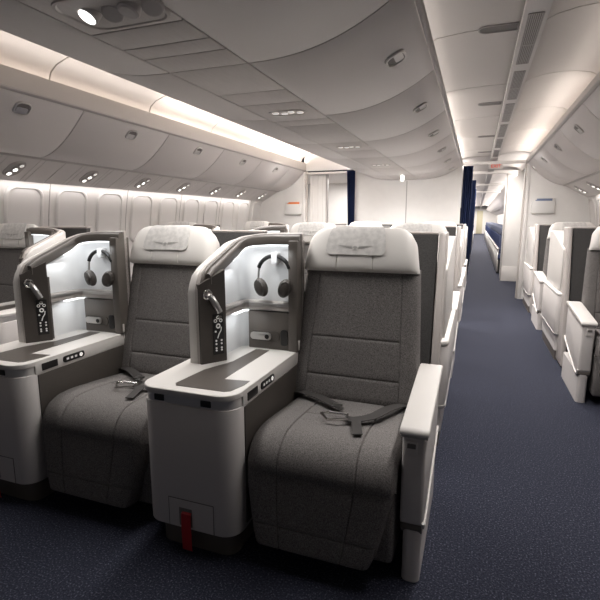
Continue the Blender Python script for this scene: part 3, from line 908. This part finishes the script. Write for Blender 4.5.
    B(wall(.036, .046, lambda s: .648, lambda s: H(s) - .048, .10, .985, .002), 'niche_liner', M['liner'], None, 50)
    B(wall(.048, .060, lambda s: H(s) - .055, lambda s: H(s) - .050, .34, .985, .001), 'light_strip', M['led'], None, 50)
    # shelf band
    lg = B(wall(.046, .076, lambda s: .834, lambda s: .876, .16, .985, .006), 'shelf', M['rim'], None, 50)
    B(wall(.0755, .078, lambda s: .852, lambda s: .868, .16, .985, .001), 'shelf_strip', M['satin'], lg, 50)
    B(wall(.060, .080, lambda s: .824, lambda s: .829, .30, .60, .001), 'light_strip', M['led'], None, 50)
    # lower back panel with the remote control
    bp = B(MB().box(-.985, -.775, 1.955, 1.975, .648, .826, .002), 'rear_panel', M['taupe'])
    B(MB().box(-.780, -.735, 1.945, 2.045, .645, 1.155, .006), 'post', M['taupe'])
    if detail:
        B(MB().prism(rrect(-.972, -.826, .685, .735, .02, 5), 'y', 1.949, 1.956, .002), 'remote_cradle', M['panel'], bp)
        rm = B(MB().prism(rrect(-.970, -.865, .693, .728, .015, 5), 'y', 1.938, 1.950, .004), 'remote_control', M['satin'], bp)
        B(MB().prism(rrect(-.820, -.785, .670, .745, .012, 5), 'y', 1.949, 1.956, .002), 'socket_cover', M['black'], bp)
        B(MB().disc((-.884, 1.9385, .7105), (0, -1, 0), .011, .002, 16), 'remote_button', M['black'], bp)
        B(MB().box(-.736, -.731, 1.955, 1.965, .655, .70, .001), 'post_tag', M['shellwhite'])
    # control panel on the front end of the shell, turned towards the seat
    a = Vector((-1.045, 1.632)); b = Vector((-.978, 1.728)); d = (b - a).normalized(); nn = Vector((d.y, -d.x))
    Lp = (b - a).length
    def W(t, z, h): return Vector((a.x + d.x * t + nn.x * h, a.y + d.y * t + nn.y * h, z))
    poly = [(0, .648), (Lp, .648), (Lp, 1.042), (0, .985)]
    cp = B(MB().loft([[W(t, z, -.03) for t, z in poly], [W(t, z, 0) for t, z in poly]]), 'control_panel', M['panel'])
    B(MB().prism([(-1.052, 1.634), (-.994, 1.728), (-.994, 1.755), (-1.045, 1.76)], 'z', .646, .965, .002), 'panel_base', M['panel'])
    if detail:
        K_ = lambda t: .042 + .62 * t
        kp = [(.056, .682), (.104, .682), (.104, .858), (.056, .858)]
        ko = B(MB().loft([[W(t, z, 0) for t, z in kp], [W(t, z, .0025) for t, z in kp]]), 'keypad', M['black'], cp)
        ic = MB()
        def dot(t, z, rr):
            t = K_(t); rr *= .8
            q = [(t + rr * math.cos(2 * PI * k / 10), z + rr * math.sin(2 * PI * k / 10)) for k in range(10)]
            ic.loft([[W(x, y, .0025) for x, y in q], [W(x, y, .004) for x, y in q]])
        def ringi(t, z, rr, w=.0018):
            t = K_(t); rr *= .8
            pts = [W(t + rr * math.cos(2 * PI * k / 14), z + rr * math.sin(2 * PI * k / 14), .003) for k in range(14)]
            ic.tube(pts, w, 6, closed=True)
        for t, z in ((.060, .842), (.040, .828), (.080, .828)): ringi(t, z, .0075)
        ringi(.060, .805, .010, .003)
        ic.tube([W(K_(.083), .800, .003), W(K_(.080), .785, .003), W(K_(.064), .770, .003), W(K_(.054), .752, .003)], .0026, 6)
        for t, z in ((.040, .782), (.043, .742), (.082, .742), (.043, .728), (.082, .728), (.043, .710), (.082, .710), (.043, .700), (.082, .700)): dot(t, z, .0055)
        B(ic, 'key_icons', M['icon'], cp)
        # swivel reading light
        lo = MB(); ctr = W(.035, .943, 0)
        pts = [W(.035 + .018 * math.cos(2 * PI * k / 20), .943 + .018 * math.sin(2 * PI * k / 20), .003) for k in range(20)]
        lo.tube(pts, .0045, 8, closed=True); lo.disc(ctr, (nn.x, nn.y, 0), .014, .006, 16, .002)
        rl = B(lo, 'reading_light', M['chrome'], cp)
        B(MB().tube([W(.042, .938, .010), W(.048, .930, .016), W(.062, .902, .022), W(.078, .868, .024)], [.008, .0125, .0135, .013], 12), 'light_arm', M['satin'], cp)
        B(MB().box(*[f for p in (0,) for f in (W(.078, .852, .024).x - .006, W(.078, .852, .024).x + .006, W(.078, .852, .024).y - .006, W(.078, .852, .024).y + .006)], .845, .852, .002), 'light_switch', M['taupe'], cp)
    # lamp of the niche
    return root


def make_headphones(label, loc):
    root = empty('headphones', loc, label, 'headphones', 'headphones hung in the niches')
    cx, y, zt = -.850, 1.955, 1.085
    def B(m, name, mt, par=None): return m.build(name, mt, par or root, S)
    def arc(a0, a1, n): return [Vector((cx + .080 * math.sin(a), y - .004 * abs(math.sin(a)), zt - .080 + .080 * math.cos(a))) for a in [a0 + (a1 - a0) * k / n for k in range(n + 1)]]
    B(MB().tube(arc(-1.25, 1.25, 20), .0095, 10), 'headband', M['black'])
    for s in (-1, 1):
        p0 = Vector((cx + s * .076, y - .003, zt - .052)); p1 = Vector((cx + s * .079, y - .004, zt - .105)); p2 = Vector((cx + s * .072, y - .006, zt - .142))
        B(MB().tube([p0, p1, p2], .005, 8), 'arm', M['satin'])
        rot = Matrix.Rotation(s * .38, 3, 'Y') @ Matrix.Rotation(s * .25, 3, 'Z')
        c = Vector((cx + s * .058, y - .018, zt - .143))
        cup = B(MB().ball(c, .031, .026, .045, rot), 'ear_cup', M['panel'])
        rg = MB(); rg.tube([c + rot @ Vector((.023 * math.cos(2 * PI * k / 20), -.018, .035 * math.sin(2 * PI * k / 20))) for k in range(20)], .003, 6, closed=True)
        B(rg, 'cup_ring', M['darkmetal'], cup)
    return root


def make_hook(root_console):
    m = MB(); m.box(-.859, -.833, 1.940, 1.99, 1.05, 1.10, .004)
    return m.build('headphone_hook', M['liner'], root_console, S)


PIT = 2.275
seat_lab = {
    (0, 0): 'charcoal business seat in the front row beside the aisle, its white armrest nearest the camera',
    (0, 1): 'charcoal business seat in the front row on the left, between the two consoles',
    (1, 0): 'second row business seat behind the nearest aisle seat, pale headrest showing over it',
    (1, 1): 'second row business seat whose pale headrest shows left behind the right console',
    (2, 0): 'third row business seat of the centre block next to the right aisle',
    (2, 1): 'third row business seat of the centre block on the left, before the bulkhead'}
proto = make_seat(1, True, seat_lab[(0, 0)], S)
proto_noarm = make_seat(1, False, seat_lab[(0, 1)], (S[0] - .995, S[1], 0), -.150)
for rrow in (1, 2):
    copy_tree(proto, (S[0], S[1] + PIT * rrow, 0), seat_lab[(rrow, 0)])
    copy_tree(proto_noarm, (S[0] - .995, S[1] + PIT * rrow, 0), seat_lab[(rrow, 1)])
con_lab = {
    (0, 0): 'white side console in front between both front seats, red strap low on it',
    (0, 1): 'white side console at the left edge beside the left front seat, lit niche above',
    (1, 0): 'second row side console between seats, shell just visible behind the front right console',
    (1, 1): 'second row side console at the left side of the centre block',
    (2, 0): 'third row side console between the two seats nearest the bulkhead',
    (2, 1): 'third row side console at the left of the centre block by the bulkhead'}
pc = make_console(1, con_lab[(0, 0)], S)
make_hook(pc)
copy_tree(pc, (S[0] - .995, S[1], 0), con_lab[(0, 1)])
for rrow in (1, 2):
    copy_tree(pc, (S[0], S[1] + PIT * rrow, 0), con_lab[(rrow, 0)])
    copy_tree(pc, (S[0] - .995, S[1] + PIT * rrow, 0), con_lab[(rrow, 1)])
hp = make_headphones('black and silver headphones hanging in the lit niche of the console with red strap', S)
copy_tree(hp, (S[0] - .995, S[1], 0), 'black and silver headphones hanging in the left console niche, partly hidden by the post')
pd = make_divider(1, 'white privacy wall at the aisle beside the front row aisle seat', S, 'privacy walls on the aisle')
copy_tree(pd, (S[0], S[1] + PIT, 0), 'white privacy wall at the aisle beside the second row centre seat')
copy_tree(pd, (S[0], S[1] + 2 * PIT, 0), 'white privacy wall at the aisle beside the third row centre seat')
# window seats on the right, mirrored
RX, RYS = 1.075, (3.51, 5.81)
pr_ = make_seat(-1, True, 'charcoal window seat at the right edge of the photo, cut off by the frame', (RX, RYS[0], 0))
copy_tree(pr_, (RX, RYS[1], 0), 'second charcoal window seat on the right, behind the white privacy wall')
pdr = make_divider(-1, 'white privacy wall with slanted top on the right, nearer of the two', (RX, RYS[0], 0), 'privacy walls of the right window seats')
copy_tree(pdr, (RX, RYS[1], 0), 'white privacy wall with slanted top on the right, farther one by the bulkhead')
pcr = make_console(-1, 'side console by the right window seat at the photo edge', (RX, RYS[0], 0), False)
copy_tree(pcr, (RX, RYS[1], 0), 'side console by the second right window seat')
# window seats on the left
LX, LYS = -3.47, (2.15, 4.43, 6.65)
pl = make_seat(-1, False, 'charcoal window seat at the left edge, headrest below the first windows', (LX, LYS[0], 0))
pcl = make_console(-1, 'console of the nearest left window seat, pale shell rising behind the left front console', (LX, LYS[0], 0), True)
for k, w in ((1, 'second'), (2, 'third')):
    copy_tree(pl, (LX, LYS[k], 0), 'charcoal window seat under the left windows, %s from the camera' % w)
    copy_tree(pcl, (LX, LYS[k], 0), 'pale console shell of the %s left window seat from the camera' % w)

# light in the niches: short lamps under the hood and the shelf
def niche_lamp(x, y, sx=1):
    area('niche_lamp', (x + sx * (-.88 + .48), y + (1.905 - 1.45), 1.108), (math.radians(18), 0, 0), .20, .03, .16, (.93, .97, 1))
    area('niche_lamp', (x + sx * (-1.005 + .48), y + (1.80 - 1.45), 1.03), (0, 0, math.radians(90)), .16, .02, .05, (.93, .97, 1))
    area('niche_lamp', (x + sx * (-.955 + .48), y + (1.86 - 1.45), .822), (0, 0, 0), .10, .10, .10, (.93, .97, 1))


for x in (S[0], S[0] - .995): niche_lamp(x, S[1])
niche_lamp(LX, LYS[0], -1)


# ------------------------------------------------------------------ economy cabin far down the aisle
def eco_seat(label, loc, group, sx=1):
    root = empty('economy_seat', loc, label, 'seat', group); root.scale = (1, 1, .92)
    def B(m, name, mt, par=None): return m.build(name, mt, par or root, (0, 0, 0), sx)
    B(Pad([(.34, .44), (.38, .62), (.44, .82), (.50, .98)], .25, .44, .10, 8, 10).add(MB(), 12, 12), 'backrest', M['navys'])
    B(Pad([(.46, .95), (.49, 1.05), (.53, 1.14)], .25, .40, .10, 6, 6).add(MB(), 12, 10), 'headrest', M['slate'])
    B(Pad([(-.05, .36), (-.04, .42), (.05, .46), (.40, .42)], .25, .45, .10, 8, 10).add(MB(), 12, 12), 'seat_cushion', M['navys'])
    B(MB().box(.0, .05, .0, .40, .60, .64, .012), 'armrest', M['rail'])
    B(MB().prism([(.02, .05), (.10, .60), (.34, .60), (.42, .28), (.30, .05)], 'x', .005, .045, .008), 'side_frame', M['satin'])
    B(MB().box(.02, .48, .10, .16, .001, .34, .01), 'leg', M['darkmetal'])
    return root


e0 = eco_seat('first navy economy seat on the right of the aisle, beyond the white panel', (.47, 11.75, 0), 'navy economy seats on the right')
for k in range(1, 24):
    lab = {1: 'second navy economy seat on the right, behind the first beyond the white panel', 2: 'third navy economy seat on the right beyond the white panel'}.get(k, 'navy economy seat in the distant row down the right side of the aisle')
    copy_tree(e0, (.47, 11.75 + .82 * k, 0), lab)
e1 = eco_seat('first navy economy seat on the left of the aisle beyond the curtains', (-.12, 11.4, 0), 'navy economy seats on the left', -1)
for k in range(1, 24):
    copy_tree(e1, (-.12, 11.4 + .82 * k, 0), 'navy economy seat in the distant row on the left side of the aisle')
